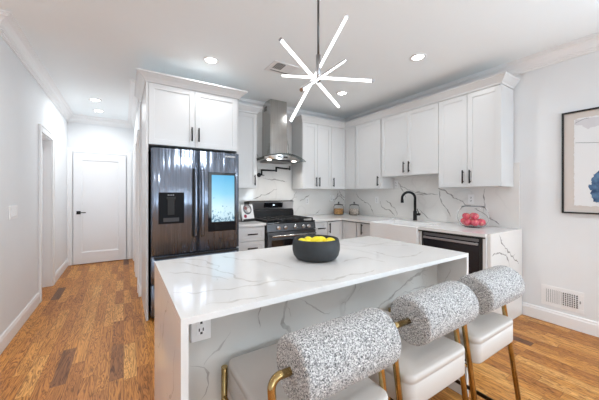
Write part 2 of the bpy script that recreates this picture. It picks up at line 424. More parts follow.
V_back = [[(2.559, 1.151), (2.662, 1.216), (2.769, 1.268)], [(2.877, .928), (2.944, .979), (3.011, .995)], [(1.683, 1.209), (1.879, 1.27), (2.02, 1.326), (2.112, 1.368)], [(2.418, 1.225), (2.458, 1.285), (2.498, 1.32)], [(1.861, 1.54), (2.075, 1.514), (2.3, 1.486)], [(2.243, 1.103), (2.359, 1.185), (2.498, 1.251)], [(3.196, 1.155), (3.34, 1.191), (3.463, 1.246), (3.55, 1.188), (3.59, 1.11)], [(3.413, 1.36), (3.389, 1.247), (3.316, 1.116)], [(3.44, 1.361), (3.50, 1.265), (3.59, 1.206)],
          [(1.66, 2.2), (1.72, 2.0), (1.78, 1.8)], [(2.22, 2.5), (2.3, 2.2), (2.35, 1.9)]]
b = nbm(); box(b, 1.172, 3.5975, 3.975, 3.9865, .916, 1.385); box(b, 1.64, 2.388, 3.975, 3.9865, 1.385, 2.575)
for i, l in enumerate(V_back): ribbon(b, [(x, 3.975, z) for x, z in l], (0, -1, 0), .016, seed=20+i)
struct('wall_backsplash_back', b, [M['quartz_wall'], M['vein_dark']], recalc=False)

# ------------------------------------------------------------------ cabinets
def shaker(name, x0, x1, z0, z1, parent, fr=.055):
    b = nbm()
    box(b, x0, x1, .008, .020, z0, z1)
    box(b, x0, x0+fr, 0, .008, z0, z1); box(b, x1-fr, x1, 0, .008, z0, z1)
    box(b, x0+fr, x1-fr, 0, .008, z0, z0+fr); box(b, x0+fr, x1-fr, 0, .008, z1-fr, z1)
    return mk(name, b, M['cabinet'], parent, .0012)
def pull(parent, x, z, ln=.14, vert=True):
    b = nbm(); y = -.030
    if vert:
        tube(b, [(x, y, z-ln/2), (x, y, z+ln/2)], .008, 10)
        for s in (-1, 1): tube(b, [(x, -.0002, z+s*ln*.36), (x, y, z+s*ln*.36)], .005, 8)
    else:
        tube(b, [(x-ln/2, y, z), (x+ln/2, y, z)], .008, 10)
        for s in (-1, 1): tube(b, [(x+s*ln*.36, -.0002, z), (x+s*ln*.36, y, z)], .005, 8)
    return mk('handle', b, M['black'], parent)
G = .0022
def cabinet(label, cat, loc, rz, w, h, dep, fronts, group=None, z0=0, name='wall_cabinet', fr=.055):
    t = thing(name, label, cat, loc, rz, group)
    b = nbm(); box(b, .001, w-.001, .0215, dep, z0, h)
    if z0 > 0: box(b, .001, w-.001, .09, dep, .001, z0)
    mk('carcass', b, M['cabinet'], t, .001)
    for kind, x0, x1, a, c, hx, hz in fronts:
        d = shaker(kind, x0+G, x1-G, a+G, c-G, t, fr if kind == 'door' else min(.045, (c-a)*.28))
        if hx is not None: pull(d, hx, hz, .15 if kind == 'door' else .13, kind == 'door')
    return t
ZU0, ZU1 = 1.37, 2.43
def upper(label, loc, rz, w, doors, z0=ZU0, dep=.335, g='white shaker wall cabinets', cat='cabinet'):
    h = ZU1-z0
    fr = [('door', a, c, 0, h, hx, .115 if hx is not None else None) for a, c, hx in doors]
    return cabinet(label, cat, (loc[0], loc[1], z0), rz, w, h, dep, fr, g)
R90 = -PI/2
YU, XU = 3.644, 3.295
upper('narrow white wall cabinet between the fridge and the range hood', (1.172, YU), 0, 1.612-1.172, [(.012, .438, .40)], dep=.33)
upper('white two-door wall cabinet just right of the range hood', (2.393, YU), 0, 2.98-2.393, [(0, .293, .262), (.293, .586, .324)], dep=.33)
# corner unit: an L-shaped carcass with a door on each leg
t = thing('corner_wall_cabinet', 'white corner wall cabinet with two doors meeting at an inside angle above the jars', 'cabinet', (2.982, YU, ZU0), 0, 'white shaker wall cabinets')
h = ZU1-ZU0
b = nbm(); box(b, 0, .614, .0215, .329, 0, h); box(b, .335, .614, -.249, .0215, 0, h); mk('carcass', b, M['cabinet'], t, .001)
d = shaker('door', G, .311, G, h-G, t); pull(d, .035, .115, .15)
d = shaker('door', G, .232, G, h-G, t, .045); d.location = (XU-2.982, -.003, 0); d.rotation_euler = (0, 0, R90)
upper('single-door white wall cabinet between the corner unit and the short sink cabinet', (XU, 3.392), R90, .555, [(.012, .54, .50)], dep=.302)
upper('short white two-door wall cabinet above the sink', (XU, 2.835), R90, .893, [(0, .4465, .405), (.4465, .893, .488)], z0=1.545, dep=.302)
upper('rightmost tall white two-door wall cabinet above the apples', (XU, 1.940), R90, .676, [(0, .338, .300), (.338, .676, .376)], dep=.302)
# cabinet crown (one run along both walls) and the fridge surround
cprof = [(0, ZU1+.001), (.008, ZU1+.001), (.010, ZU1+.02), (.022, ZU1+.035), (.05, ZU1+.07), (.06, ZU1+.078), (.062, ZU1+.092), (0, ZU1+.092), (-.02, ZU1+.092), (-.02, ZU1+.001)]
b = sweep(nbm(), [(2.393, 3.96), (2.393, YU), (XU, YU), (XU, 1.264), (3.59, 1.264)], cprof, -1)
tag(mk('cabinet_crown', b, M['cabinet']), 'white crown moulding along the tops of the corner and sink wall cabinets', 'moulding', 'cabinet mouldings')
b = sweep(nbm(), [(1.262, YU), (1.612, YU), (1.612, 3.87)], cprof, -1)
tag(mk('cabinet_crown', b, M['cabinet']), 'short white crown moulding on the narrow cabinet left of the hood', 'moulding', 'cabinet mouldings')
YF = 3.20
fprof = [(0, ZU1+.001), (.006, ZU1+.001), (.012, ZU1+.014), (.03, ZU1+.038), (.065, ZU1+.068), (.08, ZU1+.074), (.082, ZU1+.088), (-.02, ZU1+.088), (-.02, ZU1+.001)]
b = sweep(nbm(), [(.19, 3.98), (.19, YF-.02), (1.17, YF-.02), (1.17, 3.56)], fprof, -1)
tag(mk('cabinet_crown', b, M['cabinet']), 'large flared white crown moulding on top of the fridge cabinet', 'moulding', 'cabinet mouldings')
tag(boxo('side_panel', (.19, .2115, YF-.022, 3.985, .001, ZU1), M['cabinet'], bevel=.001), 'tall white end panel standing left of the refrigerator', 'panel', 'fridge side panels')
tag(boxo('side_panel', (1.1495, 1.171, YF-.0, 3.985, .001, ZU1), M['cabinet'], bevel=.001), 'tall white end panel between refrigerator and drawers by the range', 'panel', 'fridge side panels')
w_ = 1.149-.212; hh = ZU1-1.80
cabinet('deep white two-door cabinet above the refrigerator', 'cabinet', (.212, YF-.022, 1.80), 0, w_, hh, .80, [('door', 0, .4535, 0, hh, .418, .14), ('door', .4535, w_, 0, hh, .49, .14)], 'white shaker wall cabinets')

# base cabinets
BZ = .882
def drawers(w): return [('drawer', .005, w-.005, .70, .872, w/2, .785), ('drawer', .005, w-.005, .405, .695, w/2, .61), ('drawer', .005, w-.005, .108, .40, w/2, .32)]
YBF, XBF = 3.215, 2.85
cabinet('white three-drawer base cabinet between the refrigerator and the gas range', 'cabinet', (1.172, YBF, 0), 0, .363, BZ, .755, drawers(.363), 'white base cabinets', .1, 'base_cabinet')
cabinet('narrow white base cabinet with top drawer directly right of the gas range', 'cabinet', (2.306, YBF, 0), 0, .25, BZ, .755, [('drawer', .004, .246, .70, .872, .125, .785), ('door', .004, .246, .108, .695, .21, .6)], 'white base cabinets', .1, 'base_cabinet', .045)
t = thing('corner_base_cabinet', 'white corner base cabinet with two angled doors below the storage jars', 'cabinet', (2.558, YBF, 0), 0, 'white base cabinets')
b = nbm(); box(b, 0, 1.035, .0215, .755, .1, BZ); box(b, .3135, 1.035, -.305, .0215, .1, BZ); box(b, 0, 1.035, .09, .755, .001, .1); box(b, .38, 1.035, -.305, .09, .001, .1)
mk('carcass', b, M['cabinet'], t, .001)
d = shaker('door', G, .289, .108, .872, t, .045); pull(d, .03, .78, .15)
d = shaker('door', G, .29, .108, .872, t, .045); d.location = (.292, -.003, 0); d.rotation_euler = (0, 0, R90)
cabinet('white base cabinet with one door between the corner and the farmhouse sink', 'cabinet', (XBF, 2.908, 0), R90, .288, BZ, .742, [('door', .004, .284, .108, .872, .12, .79)], 'white base cabinets', .1, 'base_cabinet', .045)
cabinet('white sink base cabinet with two doors under the farmhouse sink', 'cabinet', (XBF, 2.618, 0), R90, .722, .66, .742, [('door', .004, .36, .108, .65, .33, .55), ('door', .362, .718, .108, .65, .39, .55)], 'white base cabinets', .1, 'base_cabinet', .05)
tag(boxo('filler_panel', (XBF-.004, 3.59, 1.873, 1.894, .001, BZ), M['cabinet'], bevel=.001), 'narrow white filler strip between the sink and the dishwasher', 'panel')
b = nbm(); box(b, XBF-.004, 3.59, 1.216, 1.244, .001, BZ); fp = mk('filler_panel', b, M['cabinet'], None, .001)
tag(fp, 'narrow white filler strip between the dishwasher and the stone end panel', 'panel')

# worktops
CZ0, CZ1 = .885, .915
XC, YC = 2.8235, 3.19
b = box(nbm(), 1.1715, 1.539, YC, 3.974, CZ0, CZ1)
tag(mk('worktop', b, M['quartz'], None, .002), 'short white quartz worktop between refrigerator and range', 'worktop')
b = nbm()
box(b, 2.303, 3.597, YC, 3.974, CZ0, CZ1); box(b, XC, 3.597, 2.612, YC, CZ0, CZ1); box(b, 3.30, 3.597, 1.903, 2.612, CZ0, CZ1); box(b, XC, 3.597, 1.215, 1.903, CZ0, CZ1)
tag(mk('worktop', b, M['quartz'], None, 0), 'white quartz worktop running around the corner past the sink to the stone end panel', 'worktop')
b = nbm(); box(b, XC+.012, XC+.020, 2.62, YC+.01, CZ0-.012, CZ0-.001); box(b, 2.56, XC+.02, YC+.012, YC+.020, CZ0-.012, CZ0-.001);  # dark strips modelled for the shadow gap under the worktop edge
tag(boxo('shadow_gap_strip', (XC+.002, XC+.02, 1.22, 1.90, CZ0-.014, CZ0-.001), M['blackmatte']), 'thin black strip standing for the shadow gap under the worktop edge directly above the dishwasher', 'shadow strip')
tag(mk('shadow_gap_strip', b, M['blackmatte']), 'thin black strip standing for the shadow gap under the front edge of the corner worktop', 'shadow strip')
V_end = [[(3.047, .9), (3.068, .873), (3.112, .806), (3.202, .742), (3.295, .676), (3.504, .555)], [(2.901, .719), (3.004, .725), (3.145, .694), (3.225, .65), (3.283, .561)], [(2.963, .569), (3.112, .449), (3.179, .319)]]
b = nbm(); box(b, 2.875, 3.597, 1.188, 1.2135, .001, CZ1)
for i, l in enumerate(V_end): ribbon(b, [(x, 1.188, z) for x, z in l], (0, -1, 0), .02, seed=40+i)
tag(mk('end_panel', b, [M['quartz_wall'], M['vein_dark']], recalc=False), 'veined stone waterfall panel closing the end of the counter by the dishwasher', 'panel')

# ------------------------------------------------------------------ sink and faucet
t = thing('farmhouse_sink', 'white apron-front farmhouse sink between base cabinet and dishwasher', 'sink', (2.80, 1.905, .665))
b = nbm(); W2, D2, H2 = .705, .495, .248
box(b, 0, .03, 0, W2, 0, H2); box(b, D2-.02, D2, 0, W2, 0, H2); box(b, .03, D2-.02, 0, .022, 0, H2); box(b, .03, D2-.02, W2-.022, W2, 0, H2); box(b, .03, D2-.02, .022, W2-.022, 0, .025)
mk('basin', b, M['plastic'], t, .005)
mk('drain', lathe(nbm(), [(0, .028), (.04, .028), (.045, .0255)], (.25, .35, 0), 20), M['chrome'], t)
t = thing('faucet', 'matte black gooseneck faucet standing behind the sink', 'faucet', (3.47, 2.385, CZ1))
b = nbm(); lathe(b, [(0, 0), (.03, 0), (.03, .008), (.026, .012), (.026, .13), (.016, .14), (0, .14)], n=24); mk('base', b, M['black'], t)
b = nbm(); path = [Vector((0, 0, .13)), Vector((0, 0, .30))] + arc_pts((-.062, .06, .31), (.7, -.7, 0), (0, 0, 1), .088, 0, PI*1.05, 14)
tube(b, path, .018, 14); mk('neck', b, M['black'], t, smooth=True)
e = path[-1]; b = nbm(); tube(b, [e, e+Vector((.0, 0, -.05))], .021, 14); mk('spray_head', b, M['black'], t)
b = nbm(); tube(b, [(0, -.02, .085), (0, -.075, .09)], .018, 12); tube(b, [(0, -.06, .1), (0, -.03, .165)], .006, 8); mk('lever', b, M['black'], t)
t = tag(mk('air_gap_cap', lathe(nbm(), [(0, .012), (.02, .012), (.022, .008), (.022, 0), (0, 0)], (0, 0, 0), 20), M['chrome']), 'small chrome cap on the worktop left of the faucet', 'cap'); t.location = (3.42, 2.72, CZ1)

# ------------------------------------------------------------------ refrigerator
FX0, FX1, FY = .2325, 1.1395, 3.089
t = thing('refrigerator', 'dark stainless french-door refrigerator with dispenser and lit screen', 'refrigerator', (FX0, FY, 0))
W = FX1-FX0
b = nbm(); box(b, .004, W-.004, .075, .87, .03, 1.765); box(b, .02, W-.02, .12, .85, .001, .03); mk('body', b, M['steel_side'], t, .004)
xm = .449
def dd(name, x0, x1, z0, z1, par=t):  # door with a gently rounded face
    b = nbm(); n = 14; rows = []
    for i in range(n+1):
        u = i/n; x = x0+(x1-x0)*u
        e = min(u, 1-u); y = .012*(1-min(1, e/.06))**2 if e < .06 else 0
        y += -.004*math.sin(PI*u)
        rows.append([b.verts.new((x, y, z0)), b.verts.new((x, y, z1)), b.verts.new((x, .07, z1)), b.verts.new((x, .07, z0))])
    for a, c in zip(rows, rows[1:]):
        for j in range(4):
            f = b.faces.new((a[j], a[(j+1)%4], c[(j+1)%4], c[j])); f.smooth = (j == 0)
    b.faces.new(rows[0][::-1]); b.faces.new(rows[-1])
    return mk(name, b, M['dark_steel'], par)
dl = dd('door', 0, xm-.003, .672, 1.755); dr = dd('door', xm+.003, W, .672, 1.755)
f1 = dd('freezer_drawer', 0, W, .385, .655); f2 = dd('freezer_drawer', 0, W, .06, .368)
for d, x in ((dl, xm-.034), (dr, xm+.034)):
    b = nbm(); tube(b, [(x, -.006, 1.57), (x, -.045, 1.545), (x, -.055, 1.40), (x, -.055, 1.0), (x, -.045, .86), (x, -.006, .835)], .013, 12); mk('handle', b, M['dark_steel'], d)
    s = -1 if x < xm else 1
    mk('handle_recess', box(nbm(), x-.018+s*.01, x+.018+s*.01, -.008, -.0035, .83, 1.56), M['blackmatte'], d)
for d, z in ((f1, .62), (f2, .33)):
    mk('handle_recess', box(nbm(), .02, W-.02, -.0075, -.0045, z+.012, z+.034), M['blackmatte'], d)
M['dispenser'] = mat('dispenser_black', (.006, .006, .008), .5, **{'Specular IOR Level': .15})
ds = nbm(); x0, x1, z0, z1 = .062, .304, .985, 1.305
box(ds, x0, x1, -.008, -.0045, z0, z1)
dm = mk('dispenser', ds, M['dispenser'], dl, .002)
b = nbm(); box(b, x0+.045, x1-.05, -.0135, -.0085, z0+.02, z0+.06); mk('drip_tray', b, mat('drip_tray_grey', (.05, .05, .055), .6), dm, .001)
b = nbm(); box(b, x0+.085, x1-.095, -.014, -.0085, z0+.09, z1-.07); box(b, x0+.075, x1-.085, -.018, -.0085, z1-.07, z1-.045)
mk('paddle', b, M['blackmatte'], dm, .002)
b = nbm()
for i in range(4): box(b, x0+.085+i*.016, x0+.095+i*.016, -.0090, -.0082, z1-.03, z1-.024)
mk('status_icons', b, mat('icon_grey', (.5, .5, .52), .5), dm)
sc = nbm(); box(sc, .552, .862, -.010, -.0045, .872, 1.53); scr = mk('screen_bezel', sc, M['blackglass'], dr, .002)
def screen_mat():
    m = mat('screen', (0, 0, 0), .1); b = bsdf(m)
    co = N(m, 'ShaderNodeTexCoord'); sp = N(m, 'ShaderNodeSeparateXYZ'); L(m, co.outputs['Object'], sp.inputs[0])
    mr = N(m, 'ShaderNodeMapRange'); L(m, sp.outputs[2], mr.inputs[0]); mr.inputs[1].default_value = .98; mr.inputs[2].default_value = 1.50
    r = ramp(m, [(0, (.62, .82, .93)), (.3, (.62, .86, .97)), (.6, (.26, .66, .90)), (1, (.09, .47, .80))]); L(m, mr.outputs[0], r.inputs[0])
    n = noise_n(m, coords(m, (60, 60, 34)), 1, 3, .7)
    th = math_n(m, 'ADD', math_n(m, 'MULTIPLY', mr.outputs[0], .42), .50)
    k = math_n(m, 'GREATER_THAN', n, th)
    mx = N(m, 'ShaderNodeMix', data_type='RGBA'); L(m, k, mx.inputs[0]); L(m, r.outputs[0], mx.inputs[6]); mx.inputs[7].default_value = (.12, .25, .36, 1)
    L(m, mx.outputs[2], b.inputs['Emission Color']); b.inputs['Emission Strength'].default_value = .62
    return m
mk('display', box(nbm(), .588, .846, -.0112, -.0102, .978, 1.50), screen_mat(), scr)
def text_mesh(name, s, size, m, parent, loc, rot, ext=.0004):
    cu = bpy.data.curves.new(name, 'FONT'); cu.body = s; cu.size = size; cu.extrude = ext; cu.align_x = 'CENTER'; cu.align_y = 'CENTER'; cu.offset = .0006
    tmp = bpy.data.objects.new('tmp', cu); C.objects.link(tmp)
    bpy.context.view_layer.update()
    me = bpy.data.meshes.new_from_object(tmp.evaluated_get(bpy.context.evaluated_depsgraph_get()))
    bpy.data.objects.remove(tmp)
    me.materials.clear(); me.materials.append(m)
    o = bpy.data.objects.new(name, me); C.objects.link(o); o.parent = parent; o.location = loc; o.rotation_euler = rot
    return o
M['logo'] = mat('logo_silver', (.85, .85, .86), .35, .3)
text_mesh('logo', 'SAMSUNG', .026, M['logo'], dr, (.80, -.0045, 1.715), (PI/2, 0, 0))

# ------------------------------------------------------------------ range
RX0, RX1 = 1.541, 2.300; RW = RX1-RX0
t = thing('gas_range', 'stainless and black gas range under the hood', 'range', (RX0, 3.19, 0))
b = nbm(); box(b, 0, RW, .03, .77, .05, .895); box(b, .03, RW-.03, .08, .75, .001, .05); mk('body', b, M['steel_side'], t, .003)
b = nbm(); box(b, 0, RW, -.012, .56, .896, .915); mk('cooktop', b, M['blackglass'], t, .004)
# knob panel, slightly slanted
b = nbm(); vs = [b.verts.new(p) for p in ((0,-.03,.80),(RW,-.03,.80),(RW,.028,.80),(0,.028,.80),(0,-.012,.894),(RW,-.012,.894),(RW,.028,.894),(0,.028,.894))]
for f in ((3,2,1,0),(4,5,6,7),(0,1,5,4),(1,2,6,5),(2,3,7,6),(3,0,4,7)): b.faces.new([vs[i] for i in f])
kp = mk('knob_panel', b, mat('range_steel', (.10, .10, .105), .3, .9), t, .002)
for x in (.155, .265, .415, .545, .63):
    b = nbm(); tube(b, [(x, -.022, .845), (x, -.05, .843)], [.026, .024], 18); tube(b, [(x, -.05, .843), (x, -.064, .842)], [.019, .017], 18)
    mk('knob', b, M['chrome'], kp, smooth=False)
b = nbm(); box(b, .004, RW-.004, -.035, .028, .28, .79); od = mk('oven_door', b, mat('range_door_steel', (.09, .09, .095), .3, .9), t, .003)
mk('oven_window', box(nbm(), .06, RW-.06, -.0375, -.0355, .36, .69), M['blackglass'], od)
b = nbm(); tube(b, [(.04, -.085, .745), (RW-.04, -.085, .745)], .014, 14)
for x in (.07, RW-.07): tube(b, [(x, -.034, .745), (x, -.085, .745)], .009, 10)
mk('handle', b, M['steel'], od)
mk('drawer', box(nbm(), .004, RW-.004, -.03, .028, .06, .27), mat('range_drawer_steel', (.16, .16, .17), .3, .9), t, .003)
# backguard
b = nbm()
pr = [(.565, .896), (.775, .896), (.775, 1.17), (.60, 1.185), (.572, 1.172), (.60, 1.055), (.575, 1.02)]
fr_ = [b.verts.new((0, y, z)) for y, z in pr]; bk = [b.verts.new((RW, y, z)) for y, z in pr]
for j in range(len(pr)): b.faces.new((fr_[j], fr_[(j+1)%len(pr)], bk[(j+1)%len(pr)], bk[j]))
b.faces.new(fr_[::-1]); b.faces.new(bk)
bgd = mk('backguard', b, [M['black']], t, .003)
b = nbm(); vs = [b.verts.new(p) for p in ((.004,.570,1.170),(RW-.004,.570,1.170),(RW-.004,.5975,1.058),(.004,.5975,1.058))]; b.faces.new(vs)
o = bmesh.ops.extrude_face_region(b, geom=b.faces[:]); bmesh.ops.translate(b, verts=[v for v in o['geom'] if isinstance(v, bmesh.types.BMVert)], vec=(0, -.003, -.001))
mk('control_fascia', b, mat('fascia_steel', (.5, .5, .52), .28, .95), bgd)
b = nbm(); vs = [b.verts.new(p) for p in ((.24,.5705,1.155),(.56,.5705,1.155),(.56,.589,1.080),(.24,.589,1.080))]; b.faces.new(vs)
o = bmesh.ops.extrude_face_region(b, geom=b.faces[:]); bmesh.ops.translate(b, verts=[v for v in o['geom'] if isinstance(v, bmesh.types.BMVert)], vec=(0, -.006, -.001))
dp = mk('display', b, M['blackglass'], bgd)
mk('clock_digits', box(nbm(), .385, .415, .5640, .572, 1.110, 1.125), emis('digits', (.6, .8, .95), .8), dp)
# grates and burners
for gx in (.02, .265, .51):
    b = nbm(); x0, x1, y0, y1 = gx, gx+.23, .03, .53; z = .945
    for (a, c) in (((x0, y0), (x1, y0)), ((x1, y0), (x1, y1)), ((x1, y1), (x0, y1)), ((x0, y1), (x0, y0)), (((x0+x1)/2, y0), ((x0+x1)/2, y1)), ((x0, y0+.125), (x1, y0+.125)), ((x0, y0+.25), (x1, y0+.25)), ((x0, y0+.375), (x1, y0+.375))):
        xa, xb = min(a[0], c[0])-.006, max(a[0], c[0])+.006; ya, yb = min(a[1], c[1])-.006, max(a[1], c[1])+.006
        box(b, xa, xb, ya, yb, z-.008, z+.006)
    for x in (x0, x1):
        for y in (y0, y1): box(b, x-.008, x+.008, y-.008, y+.008, .9155, z)
    mk('grate', b, M['blackmatte'], t, .002)
for x, y, r in ((.135, .155, .045), (.135, .405, .038), (.38, .28, .05), (.625, .155, .045), (.625, .405, .038)):
    mk('burner', lathe(nbm(), [(0, .934), (r*.8, .934), (r, .928), (r, .9155), (0, .9155)], (x, y, 0), 24), M['blackmatte'], t)

# ------------------------------------------------------------------ hood
HC = 1.985
t = thing('range_hood', 'stainless chimney range hood with curved glass canopy above the range', 'range hood', (HC, 3.96, 1.745))
b = nbm(); box(b, -.145, .145, -.29, .013, .12, .60); mk('chimney', b, M['steel'], t, .002)
b = nbm(); box(b, -.138, .138, -.283, .013, .601, .962); mk('chimney_extension', b, M['steel'], t, .002)
bl = nbm()
for i in range(5): box(bl, -.1395, -.1385, -.16, -.06, .88-i*.014, .886-i*.014)
mk('vent_slots', bl, M['slot'], t)
# body: arched top, open underside with filters
b = nbm(); n = 16; rows = []
for i in range(n+1):
    x = -.30+.60*i/n; u = x/.30
    zt = .118-.040*u*u; yf = -.44+.05*u*u
    rows.append([b.verts.new((x, yf, .045)), b.verts.new((x, yf-.012, zt)), b.verts.new((x, .013, zt)), b.verts.new((x, .013, .035))])
for a, c in zip(rows, rows[1:]):
    for j in range(4): b.faces.new((a[j], a[(j+1)%4], c[(j+1)%4], c[j]))
b.faces.new(rows[0][::-1]); b.faces.new(rows[-1])
hb = mk('hood_body', b, M['steel'], t, .002)
for x in (-.10, 0): mk('button_cluster', box(nbm(), x-.0, x+.055, -.458, -.450, .068, .092), M['blackglass'], hb)
b = nbm()
for i in range(22): box(b, -.21+i*.0195, -.199+i*.0195, -.36, -.06, .024, .034)
mk('grease_filter', b, M['lip'], hb)
for x in (-.215, .205):
    mk('hood_lamp', lathe(nbm(), [(0, .029), (.030, .029), (.036, .034), (.036, .040)], (x, -.39, 0), 20), M['hoodled'], hb)
# glass canopy, arched across its width
b = nbm(); n = 28; rows = []
for i in range(n+1):
    x = -.39+.81*i/n; u = (x-.015)/.405
    z = .135-.085*u*u; yf = -.50+.10*u*u
    ys = [yf+(.013-yf)*k/4 for k in range(5)]
    rows.append(([b.verts.new((x, y, z)) for y in ys], [b.verts.new((x, y, z-.007)) for y in ys]))
for (a0, a1), (c0, c1) in zip(rows, rows[1:]):
    for j in range(4):
        b.faces.new((a0[j], c0[j], c0[j+1], a0[j+1])); b.faces.new((a1[j], a1[j+1], c1[j+1], c1[j]))
    b.faces.new((a0[0], a1[0], c1[0], c0[0])); b.faces.new((a0[4], c0[4], c1[4], a1[4]))
for k in (0, -1):
    a0, a1 = rows[k]
    for j in range(4): b.faces.new((a0[j], a0[j+1], a1[j+1], a1[j]))
M['hoodglass'] = mat('smoked_glass', (.55, .62, .62), .05, 0, **{'Transmission Weight': .85, 'IOR': 1.3})
mk('glass_canopy', b, M['hoodglass'], t, smooth=False)
for x in (HC-.215, HC+.205):
    l = bpy.data.lights.new('hood_light', 'SPOT'); l.energy = 5; l.spot_size = 2.4; l.spot_blend = .8; l.color = (1, .95, .88); l.shadow_soft_size = .03
    o = bpy.data.objects.new('hood_light', l); C.objects.link(o); o.location = (x, 3.57, 1.765)

# pot filler
t = thing('pot_filler', 'matte black folding pot filler tap on the backsplash below the hood', 'faucet', (1.79, 3.974, 1.585))
b = nbm(); tube(b, [(0, 0, 0), (0, -.012, 0)], .034, 20); tube(b, [(0, -.012, 0), (0, -.06, 0)], .016, 14); tube(b, [(.0, -.045, 0), (.07, -.045, -.005)], .008, 10); mk('wall_flange', b, M['black'], t)
b = nbm(); tube(b, [(0.02, -.06, -.01), (.02, -.06, .085)], .013, 12); tube(b, [(.02, -.06, .075), (.26, -.08, .075)], .013, 12); tube(b, [(.265, -.08, .055), (.265, -.08, .135)], .014, 12); mk('first_arm', b, M['black'], t)
b = nbm(); tube(b, [(.265, -.08, .125), (.52, -.06, .115)], .013, 12); tube(b, [(.46, -.065, .105), (.46, -.065, .125)], .017, 12); tube(b, [(.53, -.06, .095), (.53, -.06, .165)], .010, 12); mk('second_arm', b, M['black'], t)

# ------------------------------------------------------------------ dishwasher
t = thing('dishwasher', 'black stainless dishwasher built in between sink and stone end panel', 'dishwasher', (XBF-.006, 1.868, 0), R90)
DW = .618
mk('body', box(nbm(), .004, DW-.004, .03, .70, .1, .868), M['steel_side'], t)
dwd = mk('door', box(nbm(), .018, DW-.022, 0, .028, .105, .862), mat('dishwasher_steel', (.035, .035, .042), .16, .6), t, .003)
mk('control_strip', box(nbm(), .022, DW-.026, -.003, -.0003, .832, .860), mat('strip_steel', (.24, .24, .25), .3, .9), dwd)
b = nbm(); box(b, .03, DW-.03, -.026, -.018, .800, .822); box(b, .03, .05, -.018, -.0002, .80, .822); box(b, DW-.05, DW-.03, -.018, -.0002, .80, .822)
mk('handle', b, mat('dw_handle', (.5, .5, .52), .3, 1), dwd, .002)
b = nbm(); box(b, .001, .017, -.002, .03, .105, .868); mk('surround', b, M['blackmatte'], t); mk('surround', box(nbm(), DW-.021, DW-.001, -.002, .03, .105, .868), M['blackmatte'], t)
mk('toe_kick', box(nbm(), .01, DW-.01, .06, .08, .002, .098), M['blackmatte'], t)

# ------------------------------------------------------------------ island
IX0, IX1, IY0, IY1 = .1453, 1.8468, .889, 1.7263; TH = .022
t = thing('kitchen_island', 'white quartz waterfall kitchen island in the centre of the room', 'kitchen island', (0, 0, 0))
V_top = [[(.23, 1.655), (.301, 1.559), (.374, 1.417), (.422, 1.264), (.45, 1.123), (.51, 1.1)], [(.155, 1.141), (.245, 1.084), (.329, 1.082), (.436, 1.055), (.577, 1.058), (.636, .988)], [(.59, 1.083), (.686, .963), (.838, .941), (1.048, .942)], [(.266, 1.70), (.367, 1.622), (.413, 1.393)], [(1.391, 1.294), (1.373, 1.064), (1.643, 1.057)], [(1.33, 1.642), (1.436, 1.431), (1.716, 1.394), (1.74, 1.237)], [(.233, .958), (.349, .936), (.456, .913)], [(1.008, 1.157), (1.194, 1.149), (1.217, 1.022)], [(1.1, 1.70), (1.0, 1.5), (1.13, 1.36)], [(.17, 1.45), (.26, 1.38), (.33, 1.30), (.38, 1.18)], [(.5, 1.68), (.56, 1.5), (.66, 1.45), (.72, 1.2)], [(1.5, 1.69), (1.52, 1.5), (1.66, 1.3), (1.82, 1.25)]]
b = nbm(); box(b, IX0, IX1, IY0, IY1, .915-TH, .915)
for i, l in enumerate(V_top): ribbon(b, [(x, y, .915) for x, y in l], (0, 0, 1), .018, lift=.0003, seed=60+i)
mk('countertop', b, [M['quartz'], M['vein_light']], t, recalc=False)
sv = [[(1.0, .80), (1.05, .6), (1.2, .45), (1.22, .2)], [(1.4, .85), (1.45, .6), (1.6, .5)], [(1.15, .88), (1.3, .75), (1.36, .6)]]
for x0, x1 in ((IX0, IX0+TH), (IX1-TH, IX1)):
    b = nbm(); box(b, x0, x1, IY0, IY1, .001, .915-TH-.0003)
    for i, l in enumerate(sv): ribbon(b, [(x0, y, z) for y, z in l], (-1, 0, 0), .012, seed=70+i)
    mk('waterfall_side', b, [M['quartz'], M['vein_light']], t, recalc=False)
V_pan = [[(.64, .889), (.624, .811), (.599, .726), (.64, .657), (.673, .569), (.66, .4)], [(.50, .85), (.491, .796), (.482, .721)], [(1.06, .85), (1.031, .784), (.974, .685), (.927, .634)], [(1.09, .795), (1.053, .759)], [(1.1, .56), (1.242, .653), (1.356, .687), (1.539, .759), (1.711, .783)], [(.695, .796), (.799, .716), (.874, .688)], [(.208, .652), (.262, .611), (.27, .559), (.244, .511)], [(.36, .746), (.3, .676), (.266, .633)], [(1.421, .668), (1.569, .689), (1.78, .664)], [(.3, .45), (.42, .3), (.45, .1)], [(.85, .6), (.95, .4), (.9, .2)]]
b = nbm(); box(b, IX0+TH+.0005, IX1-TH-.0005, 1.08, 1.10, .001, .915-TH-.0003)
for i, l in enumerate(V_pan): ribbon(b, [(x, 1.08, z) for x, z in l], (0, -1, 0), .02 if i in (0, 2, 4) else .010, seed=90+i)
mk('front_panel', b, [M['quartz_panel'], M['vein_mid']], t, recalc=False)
b = nbm(); box(b, IX0+TH+.001, IX1-TH-.001, 1.1005, 1.65, .08, .915-TH-.001); box(b, IX0+TH+.001, IX1-TH-.001, 1.1005, 1.58, .001, .08)
mk('cabinet_carcass', b, M['cabinet'], t)
for i in range(3):
    wd = (IX1-IX0-2*TH-.01)/3; d = shaker('door', G, wd-G, .09, .885, t); d.location = (IX0+TH+.005+wd*(i+1), 1.672, 0); d.rotation_euler = (0, 0, PI)
    pull(d, .05, .78)

